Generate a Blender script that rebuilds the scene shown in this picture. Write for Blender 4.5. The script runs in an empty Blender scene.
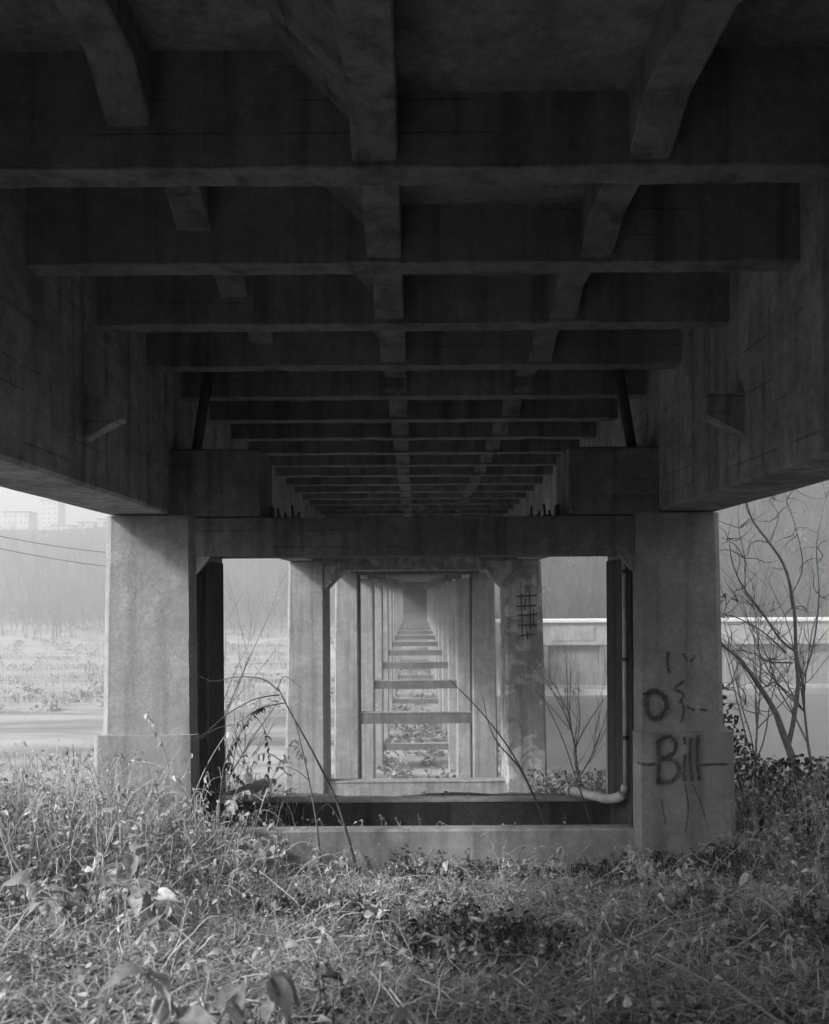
import bpy, math, random
from math import sin, cos, pi, radians, exp
from mathutils import Vector, Matrix, noise as mnoise

R = random.Random(67)
sc = bpy.context.scene
C = sc.collection

# ------------------------------------------------------------------ camera
D = 10.5                      # metres from the lens to the face of the first pier
S = D / 900.0                 # metres per picture unit at that distance
cam_d = bpy.data.cameras.new('camera'); cam = bpy.data.objects.new('camera', cam_d); C.objects.link(cam)
cam_d.sensor_fit = 'HORIZONTAL'; cam_d.sensor_width = 36.0
cam_d.lens = 36.0 * 900.0 / 829.0
cam_d.shift_y = 82.0 / 829.0; cam_d.shift_x = -0.5 / 829.0
cam_d.clip_start = 0.05; cam_d.clip_end = 4000
cam.rotation_mode = 'XYZ'
cam.rotation_euler = (Matrix.Rotation(radians(90), 3, 'X') @ Matrix.Rotation(radians(-0.35), 3, 'Z')).to_euler()
cam_d.dof.use_dof = True; cam_d.dof.focus_distance = 12.0; cam_d.dof.aperture_fstop = 3.5
sc.camera = cam

# ------------------------------------------------------------------ sky, sun, exposure
SUN_EL, SUN_AZ = radians(36), radians(-118)       # azimuth from +Y towards +X: sun to the left, a little behind the lens
world = bpy.data.worlds.new('World'); sc.world = world; world.use_nodes = True
wn = world.node_tree; wn.nodes.clear()
wo = wn.nodes.new('ShaderNodeOutputWorld'); wb = wn.nodes.new('ShaderNodeBackground')
sk = wn.nodes.new('ShaderNodeTexSky'); sk.sky_type = 'NISHITA'; sk.sun_disc = False
sk.sun_elevation = SUN_EL; sk.sun_rotation = SUN_AZ; sk.air_density = 1.6; sk.dust_density = 6.0; sk.ozone_density = 1.0
bw = wn.nodes.new('ShaderNodeRGBToBW')
wn.links.new(sk.outputs[0], bw.inputs[0]); wn.links.new(bw.outputs[0], wb.inputs['Color'])
wb.inputs['Strength'].default_value = 0.13
wn.links.new(wb.outputs[0], wo.inputs[0])
sd = bpy.data.lights.new('sun', 'SUN'); sun = bpy.data.objects.new('sun', sd); C.objects.link(sun)
sd.energy = 2.4; sd.angle = radians(9); sd.color = (1, 1, 1)
sdir = Vector((sin(SUN_AZ) * cos(SUN_EL), cos(SUN_AZ) * cos(SUN_EL), sin(SUN_EL)))
sun.rotation_euler = (-sdir).to_track_quat('-Z', 'Y').to_euler()
sc.view_settings.view_transform = 'Standard'; sc.view_settings.look = 'None'
sc.view_settings.exposure = 0.97; sc.view_settings.gamma = 1.0; sc.view_settings.use_curve_mapping = False
sc.cycles.use_denoising = True
sc.cycles.max_bounces = 8; sc.cycles.diffuse_bounces = 4; sc.cycles.volume_bounces = 1; sc.cycles.transparent_max_bounces = 8

# ------------------------------------------------------------------ materials (a grey world: the picture is black and white)
MATS = {}
def _nt(name):
    m = bpy.data.materials.new(name); m.use_nodes = True
    nt = m.node_tree; nt.nodes.clear()
    out = nt.nodes.new('ShaderNodeOutputMaterial')
    MATS[name] = m
    return m, nt, out
class G:
    """tiny node helper"""
    def __init__(s, nt): s.nt = nt
    def n(s, t, **kw):
        x = s.nt.nodes.new(t)
        for k, v in kw.items(): setattr(x, k, v)
        return x
    def l(s, a, b): s.nt.links.new(a, b)
    def m(s, op, a, b=None, c=None, clamp=False):
        x = s.n('ShaderNodeMath', operation=op, use_clamp=clamp)
        for i, v in enumerate((a, b, c)):
            if v is None: continue
            if hasattr(v, 'is_linked'): s.l(v, x.inputs[i])
            else: x.inputs[i].default_value = v
        return x.outputs[0]
    def noise(s, vec, scale, detail=4, rough=0.55, dist=0.0):
        x = s.n('ShaderNodeTexNoise'); x.inputs['Scale'].default_value = scale
        x.inputs['Detail'].default_value = detail; x.inputs['Roughness'].default_value = rough
        x.inputs['Distortion'].default_value = dist
        s.l(vec, x.inputs['Vector']); return x.outputs['Fac']
    def mapping(s, vec, scale, loc=(0, 0, 0)):
        x = s.n('ShaderNodeMapping'); x.inputs['Scale'].default_value = scale; x.inputs['Location'].default_value = loc
        s.l(vec, x.inputs['Vector']); return x.outputs[0]
    def ramp(s, v, lo, hi, a=0.0, b=1.0):
        x = s.n('ShaderNodeMapRange'); x.clamp = True; x.interpolation_type = 'SMOOTHSTEP'
        s.l(v, x.inputs[0]); x.inputs[1].default_value = lo; x.inputs[2].default_value = hi
        x.inputs[3].default_value = a; x.inputs[4].default_value = b
        return x.outputs[0]

def concrete(name, base, mottle=0.35, streak=0.35, patch=0.0, board=0.0, pits=0.5, bump=0.35, seed=0.0):
    m, nt, out = _nt(name); g = G(nt)
    b = g.n('ShaderNodeBsdfPrincipled'); b.inputs['Roughness'].default_value = 0.92
    b.inputs['Specular IOR Level'].default_value = 0.2
    pos = g.mapping(g.n('ShaderNodeNewGeometry').outputs['Position'], (1, 1, 1), (seed * 3.1, seed * 1.7, seed))
    big = g.noise(pos, 0.7, 4, 0.62, 0.6)
    mid = g.noise(pos, 5.0, 4, 0.68)
    fine = g.noise(pos, 75.0, 1, 0.6)
    strk = g.noise(g.mapping(pos, (5.0, 5.0, 0.22)), 1.0, 3, 0.6, 0.3)
    v = g.m('MULTIPLY', g.m('ADD', g.ramp(big, 0.28, 0.72, -mottle * .75, mottle * .75), 1.0), base)
    spk = g.noise(pos, 17.0, 2, 0.7)
    v = g.m('MULTIPLY', v, g.ramp(spk, 0.25, 0.75, 1.0 - mottle * 0.55, 1.0 + mottle * 0.55))
    v = g.m('MULTIPLY', v, g.ramp(mid, 0.25, 0.75, 1.0 - mottle * 0.5, 1.0 + mottle * 0.5))
    v = g.m('MULTIPLY', v, g.ramp(strk, 0.42, 0.72, 1.0, 1.0 - streak))
    v = g.m('MULTIPLY', v, g.ramp(fine, 0.3, 0.7, 0.87, 1.11))
    if patch:
        pm = g.noise(pos, 1.3, 5, 0.62, 1.2)
        v = g.m('MULTIPLY', v, g.ramp(pm, 0.5, 0.56, 1.0, 1.0 + patch))
        pm2 = g.noise(g.mapping(pos, (1, 1, 0.7), (7, 3, 1)), 1.7, 5, 0.6, 0.8)
        v = g.m('MULTIPLY', v, g.ramp(pm2, 0.55, 0.62, 1.0, 1.0 - patch * 0.5))
    h = g.m('ADD', g.m('MULTIPLY', fine, 0.25), mid)
    if pits:
        vo = g.n('ShaderNodeTexVoronoi'); vo.inputs['Scale'].default_value = 9.0; vo.inputs['Randomness'].default_value = 1.0
        g.l(pos, vo.inputs['Vector'])
        pit = g.ramp(vo.outputs['Distance'], 0.03, 0.09, 1.0 - pits, 1.0)
        gate = g.ramp(big, 0.46, 0.56)
        pit = g.m('ADD', g.m('MULTIPLY', pit, gate), g.m('SUBTRACT', 1.0, gate))
        v = g.m('MULTIPLY', v, pit)
        h = g.m('ADD', h, pit)
    if board:
        sx = g.n('ShaderNodeSeparateXYZ'); g.l(g.n('ShaderNodeNewGeometry').outputs['Position'], sx.inputs[0])
        zz = g.m('ADD', sx.outputs[2], g.m('MULTIPLY', mid, 0.012))
        fr = g.m('FRACT', g.m('DIVIDE', zz, 0.19))
        seam = g.ramp(g.m('ABSOLUTE', g.m('SUBTRACT', fr, 0.5)), 0.44, 0.5)
        brk = g.noise(g.mapping(pos, (1.1, 1.1, 5.0)), 1.0, 2, 0.5)
        seam = g.m('MULTIPLY', seam, g.ramp(brk, 0.53, 0.6))
        v = g.m('MULTIPLY', v, g.m('SUBTRACT', 1.0, g.m('MULTIPLY', seam, board)))
        cell = g.n('ShaderNodeTexWhiteNoise', noise_dimensions='1D')
        g.l(g.m('FLOOR', g.m('DIVIDE', zz, 0.19)), cell.inputs['W'])
        v = g.m('MULTIPLY', v, g.m('ADD', 1.0 - board * 0.12, g.m('MULTIPLY', cell.outputs['Value'], board * 0.24)))
        h = g.m('SUBTRACT', h, seam)
    g.l(v, b.inputs['Base Color'])
    bp = g.n('ShaderNodeBump'); bp.inputs['Strength'].default_value = bump; bp.inputs['Distance'].default_value = 0.03
    g.l(h, bp.inputs['Height']); g.l(bp.outputs[0], b.inputs['Normal'])
    g.l(b.outputs[0], out.inputs[0])
    return m

def leafmat(name, lo, hi, trans=0.35, rough=0.6, island=True):
    m, nt, out = _nt(name); g = G(nt)
    geo = g.n('ShaderNodeNewGeometry')
    rnd = geo.outputs['Random Per Island'] if island else g.n('ShaderNodeObjectInfo').outputs['Random']
    pos = geo.outputs['Position']
    v = g.m('ADD', lo, g.m('MULTIPLY', g.m('POWER', rnd, 1.6), hi - lo))
    v = g.m('MULTIPLY', v, g.ramp(g.noise(pos, 30, 3), 0.3, 0.7, 0.75, 1.2))
    b = g.n('ShaderNodeBsdfPrincipled'); b.inputs['Roughness'].default_value = rough; b.inputs['Specular IOR Level'].default_value = 0.3
    g.l(v, b.inputs['Base Color'])
    t = g.n('ShaderNodeBsdfTranslucent'); g.l(v, t.inputs[0])
    mx = g.n('ShaderNodeMixShader'); mx.inputs[0].default_value = trans
    g.l(b.outputs[0], mx.inputs[1]); g.l(t.outputs[0], mx.inputs[2]); g.l(mx.outputs[0], out.inputs[0])
    return m

def plain(name, v0, rough=0.8, var=0.25, scale=8.0, metallic=0.0, bump=0.2):
    m, nt, out = _nt(name); g = G(nt)
    pos = g.n('ShaderNodeNewGeometry').outputs['Position']
    n = g.noise(pos, scale, 6, 0.6)
    b = g.n('ShaderNodeBsdfPrincipled'); b.inputs['Roughness'].default_value = rough; b.inputs['Metallic'].default_value = metallic
    g.l(g.m('MULTIPLY', g.ramp(n, 0.25, 0.75, 1 - var, 1 + var), v0), b.inputs['Base Color'])
    bp = g.n('ShaderNodeBump'); bp.inputs['Strength'].default_value = bump; bp.inputs['Distance'].default_value = 0.02
    g.l(n, bp.inputs['Height']); g.l(bp.outputs[0], b.inputs['Normal'])
    g.l(b.outputs[0], out.inputs[0])
    return m

concrete('deck_concrete', 0.24, 0.22, 0.5, patch=0.10, board=0.3, pits=0.5, seed=1)
concrete('soffit_concrete', 0.26, 0.3, 0.2, patch=0.22, board=0.0, pits=0.5, seed=2)
concrete('girder_concrete', 0.37, 0.26, 0.42, patch=0.2, board=0.4, pits=0.6, seed=3)
concrete('pier_concrete', 0.295, 0.17, 0.3, patch=0.14, board=0.0, pits=0.35, seed=4)
concrete('patchy_concrete', 0.25, 0.22, 0.4, patch=0.65, pits=0.3, seed=5)
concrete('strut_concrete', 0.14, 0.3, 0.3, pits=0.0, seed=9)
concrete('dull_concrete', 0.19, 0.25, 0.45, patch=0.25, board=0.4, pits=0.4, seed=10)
concrete('shade_concrete', 0.05, 0.4, 0.5, pits=0.3, seed=6)  # very dark base colour standing in for shade
concrete('far_concrete', 0.36, 0.25, 0.2, pits=0.0, seed=7)
concrete('wall_concrete', 0.25, 0.25, 0.45, pits=0.0, seed=8)
plain('coping', 0.7, 0.8, 0.1, 2.0)
plain('paint', 0.055, 0.7, 0.3, 25.0)
_m = MATS['paint']; g = G(_m.node_tree); _o = [n for n in _m.node_tree.nodes if n.type == 'OUTPUT_MATERIAL'][0]; _b = [n for n in _m.node_tree.nodes if n.type == 'BSDF_PRINCIPLED'][0]
_p = g.n('ShaderNodeNewGeometry').outputs['Position']; _f = g.m('MULTIPLY', g.ramp(g.noise(_p, 38, 4, .75), .34, .6, .12, .95), g.ramp(g.noise(_p, 5, 2), .3, .6, .55, 1.0))
_m2 = _m.copy(); _m2.name = 'overspray'; MATS['overspray'] = _m2
_x = g.n('ShaderNodeMixShader'); g.l(_f, _x.inputs[0]); g.l(g.n('ShaderNodeBsdfTransparent').outputs[0], _x.inputs[1]); g.l(_b.outputs[0], _x.inputs[2]); g.l(_x.outputs[0], _o.inputs[0])
_o2 = [n for n in MATS['overspray'].node_tree.nodes if n.type == 'OUTPUT_MATERIAL'][0]; _b2 = [n for n in MATS['overspray'].node_tree.nodes if n.type == 'BSDF_PRINCIPLED'][0]; g = G(MATS['overspray'].node_tree)
_p = g.n('ShaderNodeNewGeometry').outputs['Position']; _f = g.ramp(g.noise(_p, 60, 3, .8), .4, .7, .0, .42)
_x = g.n('ShaderNodeMixShader'); g.l(_f, _x.inputs[0]); g.l(g.n('ShaderNodeBsdfTransparent').outputs[0], _x.inputs[1]); g.l(_b2.outputs[0], _x.inputs[2]); g.l(_x.outputs[0], _o2.inputs[0])
plain('dark_paint', 0.02, 0.7, 0.3, 25.0)
plain('bark', 0.085, 0.9, 0.45, 18.0, bump=0.6)
plain('grey_bark', 0.17, 0.9, 0.35, 14.0, bump=0.6)
plain('cane', 0.13, 0.8, 0.45, 12.0)
plain('pale_cane', 0.42, 0.8, 0.3, 12.0)
plain('iron', 0.05, 0.6, 0.4, 10.0)
plain('pale_pipe', 0.42, 0.55, 0.25, 6.0)
plain('plank', 0.28, 0.85, 0.35, 9.0)
plain('rock', 0.15, 0.9, 0.35, 1.5, bump=0.6)
plain('house', 0.38, 0.9, 0.15, 0.4)
plain('pale_house', 0.5, 0.9, 0.1, 0.4)
plain('house_roof', 0.16, 0.9, 0.2, 0.6)
plain('glass', 0.28, 0.7, 0.2, 0.4)
leafmat('dry_grass', 0.2, 0.68, 0.25, 0.8)
leafmat('litter', 0.12, 0.6, 0.15, 0.8)
leafmat('weed_leaf', 0.16, 0.68, 0.4)
leafmat('pale_leaf', 0.4, 0.8, 0.4, island=False)
leafmat('withered', 0.3, 0.8, 0.35, 0.7)
leafmat('dark_leaf', 0.03, 0.14, 0.25, 0.45)
leafmat('brush', 0.14, 0.4, 0.2, 0.9)
leafmat('wood_far', 0.04, 0.13, 0.1, 0.9)
# ground
m, nt, out = _nt('earth'); g = G(nt)
pos = g.n('ShaderNodeNewGeometry').outputs['Position']
big = g.noise(pos, 0.25, 8, 0.65); fin = g.noise(pos, 7.0, 8, 0.7); far = g.noise(g.mapping(pos, (0.03, 0.12, 0.1)), 1.0, 6, 0.65, 0.4)
sx = g.n('ShaderNodeSeparateXYZ'); g.l(pos, sx.inputs[0])
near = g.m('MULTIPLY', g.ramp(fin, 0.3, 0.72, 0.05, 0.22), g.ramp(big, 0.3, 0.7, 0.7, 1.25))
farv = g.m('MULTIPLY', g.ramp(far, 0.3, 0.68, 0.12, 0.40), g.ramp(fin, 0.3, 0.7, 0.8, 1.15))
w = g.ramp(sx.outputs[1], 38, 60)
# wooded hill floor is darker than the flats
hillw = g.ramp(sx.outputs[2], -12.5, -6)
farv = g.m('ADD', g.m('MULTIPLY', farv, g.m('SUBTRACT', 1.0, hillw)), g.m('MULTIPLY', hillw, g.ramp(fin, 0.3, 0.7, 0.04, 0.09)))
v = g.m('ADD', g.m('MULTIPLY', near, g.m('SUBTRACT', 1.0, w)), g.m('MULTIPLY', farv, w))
b = g.n('ShaderNodeBsdfPrincipled'); b.inputs['Roughness'].default_value = 0.95; b.inputs['Specular IOR Level'].default_value = 0.1
g.l(v, b.inputs['Base Color'])
bp = g.n('ShaderNodeBump'); bp.inputs['Strength'].default_value = 0.7; bp.inputs['Distance'].default_value = 0.06
g.l(fin, bp.inputs['Height']); g.l(bp.outputs[0], b.inputs['Normal']); g.l(b.outputs[0], out.inputs[0])
# river
m, nt, out = _nt('river_water'); g = G(nt)
pos = g.n('ShaderNodeNewGeometry').outputs['Position']
b = g.n('ShaderNodeBsdfPrincipled'); b.inputs['Base Color'].default_value = (0.10, 0.10, 0.10, 1); b.inputs['Roughness'].default_value = 0.18
bp = g.n('ShaderNodeBump'); bp.inputs['Strength'].default_value = 0.35; bp.inputs['Distance'].default_value = 0.1
g.l(g.noise(g.mapping(pos, (0.5, 1.3, 1)), 1.2, 5, 0.6), bp.inputs['Height']); g.l(bp.outputs[0], b.inputs['Normal'])
g.l(b.outputs[0], out.inputs[0])

# ------------------------------------------------------------------ mesh helpers
class MB:
    def __init__(s): s.v = []; s.f = []
    def add(s, vs, fs):
        o = len(s.v); s.v += [tuple(p) for p in vs]; s.f += [tuple(i + o for i in f) for f in fs]
    def box(s, x0, x1, y0, y1, z0, z1):
        s.add([(x0, y0, z0), (x1, y0, z0), (x1, y1, z0), (x0, y1, z0), (x0, y0, z1), (x1, y0, z1), (x1, y1, z1), (x0, y1, z1)],
              [(0, 3, 2, 1), (4, 5, 6, 7), (0, 1, 5, 4), (1, 2, 6, 5), (2, 3, 7, 6), (3, 0, 4, 7)])
    def loft(s, rings, cap=True, closed=True):
        n = len(rings[0]); o = len(s.v)
        for r in rings: s.v += [tuple(p) for p in r]
        for i in range(len(rings) - 1):
            for j in range(n if closed else n - 1):
                k = (j + 1) % n
                s.f.append((o + i * n + j, o + i * n + k, o + (i + 1) * n + k, o + (i + 1) * n + j))
        if cap:
            s.f.append(tuple(o + j for j in reversed(range(n))))
            s.f.append(tuple(o + (len(rings) - 1) * n + j for j in range(n)))
    def tube(s, pts, rad, sides=5, cap=True):
        pts = [Vector(p) for p in pts]; rings = []
        for i, p in enumerate(pts):
            t = (pts[min(i + 1, len(pts) - 1)] - pts[max(i - 1, 0)])
            if t.length < 1e-9: t = Vector((0, 0, 1))
            t.normalize()
            a = Vector((0, 0, 1)) if abs(t.z) < 0.9 else Vector((1, 0, 0))
            u = t.cross(a).normalized(); w = t.cross(u)
            r = rad[i] if hasattr(rad, '__len__') else rad
            rings.append([p + (u * cos(2 * pi * k / sides) + w * sin(2 * pi * k / sides)) * r for k in range(sides)])
        s.loft(rings, cap)
    def mesh(s, name, mat):
        me = bpy.data.meshes.new(name); me.from_pydata(s.v, [], s.f); me.update()
        if mat: me.materials.append(MATS[mat])
        return me
    def build(s, name, mat, parent=None, smooth=False, fix=True):
        me = s.mesh(name, mat)
        if fix and len(s.f) < 20000:
            import bmesh
            bm = bmesh.new(); bm.from_mesh(me); bmesh.ops.recalc_face_normals(bm, faces=bm.faces); bm.to_mesh(me); bm.free()
        if smooth: me.polygons.foreach_set('use_smooth', [True] * len(me.polygons))
        return link(name, me, parent)
def link(name, me, parent=None, loc=None, rot=None):
    o = bpy.data.objects.new(name, me); C.objects.link(o)
    if parent: o.parent = parent
    if loc is not None: o.location = loc
    if rot is not None: o.rotation_euler = rot
    return o
def tag(o, label, cat=None, group=None, kind=None):
    o['label'] = label
    if cat: o['category'] = cat
    if group: o['group'] = group
    if kind: o['kind'] = kind
    return o
def thing(name, label, cat, loc=(0, 0, 0), group=None):
    o = link(name, None, None, loc); return tag(o, label, cat, group)
def copy_tree(o, parent=None):
    c = o.copy(); C.objects.link(c); c.parent = parent
    for ch in list(o.children): copy_tree(ch, c)
    return c
def at(px, py, d):            # a point of the place, given by its bearing and its distance in units of D
    return Vector(((px - 415.0) * d * S, d * D, (594.0 - py) * d * S))
def lerp(a, b, t): return a + (b - a) * t
def sstep(a, b, x):
    t = max(0.0, min(1.0, (x - a) / (b - a))); return t * t * (3 - 2 * t)
def interp(tab, x):
    if x <= tab[0][0]: return tab[0][1]
    for (a, va), (b, vb) in zip(tab, tab[1:]):
        if x <= b: return lerp(va, vb, (x - a) / (b - a))
    return tab[-1][1]
def wob(x, y, s, o=0.0): return mnoise.noise(Vector((x * s + o, y * s - o, o * 1.7)))

# ------------------------------------------------------------------ terrain
PROF = [(-60, -1.6), (-14, -1.4), (-5, -1.35), (0, -1.5), (3.8, -1.85), (7, -2.5), (9.7, -3.15), (12.4, -3.2), (13.2, -2.95), (16, -3.6),
        (25.4, -6.1), (40, -10.9), (52, -13.7), (3000, -13.7)]
FLAT = -13.7
def bank_far(x): return 127.0
def hill_rise(x): return interp([(-500, 40), (-150, 43), (-110, 46), (-60, 52), (0, 60), (60, 72), (300, 80)], x)
def gz(x, y):
    z = interp(PROF, y)
    if y < -3: z = max(z, -1.5 + 4.6 * sstep(-4.2, -7.5, y) * (1 - sstep(6.5, 15, abs(x))))
    if -14 < y < 30:
        fade = 1 - sstep(18, 30, y)
        z += 0.09 * wob(x, y, 0.9) * fade + 0.04 * wob(x, y, 3.0, 5) * fade
        z += 0.30 * sstep(-1.2, -3.4, x) * sstep(4.5, 8, y) * (1 - sstep(10.0, 12.5, y))
        z += 7.5 * sstep(7.5, 15, x) * (1 - sstep(9, 14, y)) * sstep(-14, -6, y)      # unseen bank added right of the camera to cut the sky light
        z += 0.16 * sstep(2.8, 4.0, x) * sstep(5, 8.5, y) * (1 - sstep(10.4, 12.5, y))
    elif y >= 30:
        z += 0.25 * wob(x, y, 0.12, 3)
    if y > 52:                                   # the river bed
        bf = bank_far(x)
        z -= 1.5 * sstep(8, 14, x) * sstep(54, 60, y) * (1 - sstep(bf - 5, bf, y))
        y0 = lerp(262, 139, sstep(-10, 25, x))
        h = hill_rise(x) * sstep(y0, y0 + lerp(150, 105, sstep(-10, 25, x)), y)
        h *= 1 + 0.10 * wob(x, y, 0.012, 9) + 0.05 * wob(x, y, 0.04, 2)
        ridge = 9.4 * sstep(163, 203, y) * (1 - sstep(9, 24, abs(x)))
        z += max(h, ridge)
    return z
def axis(segs):
    out = []
    for a, b, st in segs:
        n = max(1, int(round((b - a) / st)))
        out += [lerp(a, b, i / n) for i in range(n)]
    out.append(segs[-1][1]); return out
xs = axis([(-640, -120, 22), (-120, -30, 6), (-30, -9, 1.5), (-9, 9, 0.35), (9, 30, 1.5), (30, 120, 6), (120, 640, 22)])
ys = axis([(-50, -4, 4), (-4, 16, 0.35), (16, 30, 0.9), (30, 60, 2), (60, 130, 3.5), (130, 330, 6), (330, 700, 20)])
mb = MB(); nx = len(xs)
mb.v = [(x, y, gz(x, y)) for y in ys for x in xs]
mb.f = [(j * nx + i, j * nx + i + 1, (j + 1) * nx + i + 1, (j + 1) * nx + i) for j in range(len(ys) - 1) for i in range(nx - 1)]
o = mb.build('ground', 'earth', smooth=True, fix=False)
tag(o, 'rough sloping earth under the bridge falling to the pale river flats and hill', kind='structure')
mb = MB(); mb.v = [(-500, 55, -14.25), (500, 55, -14.25), (500, 135, -14.25), (-500, 135, -14.25)]; mb.f = [(0, 1, 2, 3)]
tag(mb.build('river', 'river_water', fix=False), 'smooth pale river water beyond the bank below the bridge', kind='structure')

# ------------------------------------------------------------------ the bridge
U = S
SPAN = 1.42 * D
GI, GO, GB, GT = 245.5 * U, 308 * U, 82 * U, 296 * U
SL, SR = 268 * U, 247 * U            # undersides of the slab, left and right of the middle stringer
BB = 210 * U                         # underside of the floor beams
BW_ = 0.023 * D
def jit(p, a): return (p[0] + R.uniform(-a, a), p[1] + R.uniform(-a, a), p[2] + R.uniform(-a, a))
def beam_x(x0, x1, y0, y1, z0, z1, c=0.010, n=34, a=0.0035):
    """a cast beam running across: chamfered lower arrises, edges a little uneven"""
    mb = MB(); rings = []
    for i in range(n + 1):
        x = lerp(x0, x1, i / n); k = a if 0 < i < n else 0
        d1, d2 = R.uniform(-k, k), R.uniform(-k, k)
        if k and R.random() < .09: d1 += .010; d2 += .008
        rings.append([(x, y0, z1), (x, y0 + d1, z0 + c + d2), (x, y0 + c + d1, z0 + d2), (x, y1 - c + d2, z0 + d1), (x, y1 + d2, z0 + c + d1), (x, y1, z1)])
    mb.loft(rings); return mb
def beam_y(x0, x1, zb, z1, ylist, c=0.012, a=0.006, fillet=None):
    """a cast beam running along the bridge; zb(y) gives its underside"""
    mb = MB(); rings = []
    for y in ylist:
        d1, d2 = R.uniform(-a, a), R.uniform(-a, a); z = zb(y)
        L = [(x1, y, z1), (x1 + d1, y, z + c + d2), (x1 - c + d1, y, z + d2), (x0 + c + d2, y, z + d1), (x0 + d2, y, z + c + d1)]
        if fillet: L += [(x0, y, fillet[0]), (x0 - fillet[1], y, z1)]
        else: L += [(x0, y, z1)]
        rings.append(L)
    mb.loft(rings); return mb

ORD = ['nearest', 'second', 'third', 'fourth', 'fifth', 'sixth', 'seventh', 'eighth', 'ninth', 'tenth', 'eleventh', 'twelfth', 'thirteenth', 'farthest']
def make_span(i, y0, detail):
    if i == 0: lab = 'dark concrete bridge deck overhead with beams and stringers, reaching the first pier'
    elif i == 13: lab = 'last dark concrete bridge span, running onto the far abutment'
    else: lab = '%s concrete bridge span from the camera, framed between piers %s and %s' % (ORD[i], ORD[i - 1].replace('nearest', 'first'), ORD[i])
    t = thing('bridge_span', lab, 'bridge span', (0, y0, 0), 'concrete spans of the bridge')
    P = SPAN / 10; bs = [0.010 * D + P * k for k in range(10)]
    for s in (-1, 1):
        ys_ = [SPAN * k / 20 for k in range(21)]; ys_[0] += 0.012; ys_[-1] -= 0.012
        xa, xb = (GI, GO) if s > 0 else (-GO - 0.03, -GI)
        gd = beam_y(xa, xb, lambda y: GB, GT, ys_, c=0.03, a=0.004).build('girder', 'girder_concrete', t)
        if i < 3:
            # small triangular corbel on the girder's inner face
            for yb in ([0.7425 * D - y0] if i == 0 else [SPAN * 0.79]):
                mb = MB(); x_r, x_t = s * (GI + 0.05), s * (GI - 28 * U); pr = []
                for yy in (yb - 0.0, yb + 0.17):
                    pr.append([(x_r, yy, 148 * U), (x_t, yy, 148 * U), (x_t, yy, 132 * U), (x_r, yy, 115 * U)])
                mb.loft(pr); mb.build('corbel', 'girder_concrete', gd)
    # slab, stepped at the middle stringer
    mb = MB(); e = 0.0
    mb.box(-GO - 0.75, -18 * U, 0, SPAN, SL, SL + 0.25); mb.build('deck_slab', 'soffit_concrete', t)
    mb = MB(); mb.box(-18 * U, 116 * U, 0.004, SPAN - 0.004, SR, SL + 0.247); mb.build('deck_slab', 'soffit_concrete', t)
    mb = MB(); mb.box(116 * U, GO + 0.75, 0, SPAN, SL, SL + 0.25); mb.build('deck_slab', 'soffit_concrete', t)
    if not detail: return t
    if i == 0: bs[5] -= 0.24
    for k, b in enumerate(bs):
        beam_x(-GI - 0.03, GI + 0.03, b, b + BW_, BB, SL + 0.03).build('floor_beam', 'deck_concrete', t)
    h = 0.05 * D
    def zh(y):
        dmin = 9
        for b in bs: dmin = min(dmin, b - y if y <= b else (y - b - BW_ if y > b + BW_ else 0))
        return lerp(213 * U, 227 * U, min(1, max(0, dmin / (0.036 * D))))
    yl = [0.012]
    for b in bs: yl += [b - 0.036 * D, b - 0.001, b + BW_ + 0.001, b + BW_ + 0.036 * D]
    yl = sorted(y for y in yl if 0.012 <= y < SPAN - 0.012) + [SPAN - 0.012]
    yl2 = [0.012] + [0.7 * k + 0.5 for k in range(20)] + [SPAN - 0.012]
    beam_y(-150 * U, -128 * U, lambda y: zh(y) + lerp(18, 21, (zh(y) / U - 213) / 14) * U, SL + 0.02, yl).build('stringer', 'deck_concrete', t)
    beam_y(-30 * U, -7 * U, zh, SL + 0.02, yl, fillet=(233 * U, 37 * U)).build('stringer', 'deck_concrete', t)
    beam_y(106 * U, 127 * U, zh, SL + 0.02, yl).build('stringer', 'deck_concrete', t)
    return t
J0 = 1.05 * D
for i in range(14):
    make_span(i, J0 + (i - 1) * SPAN, i < 4)

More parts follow.
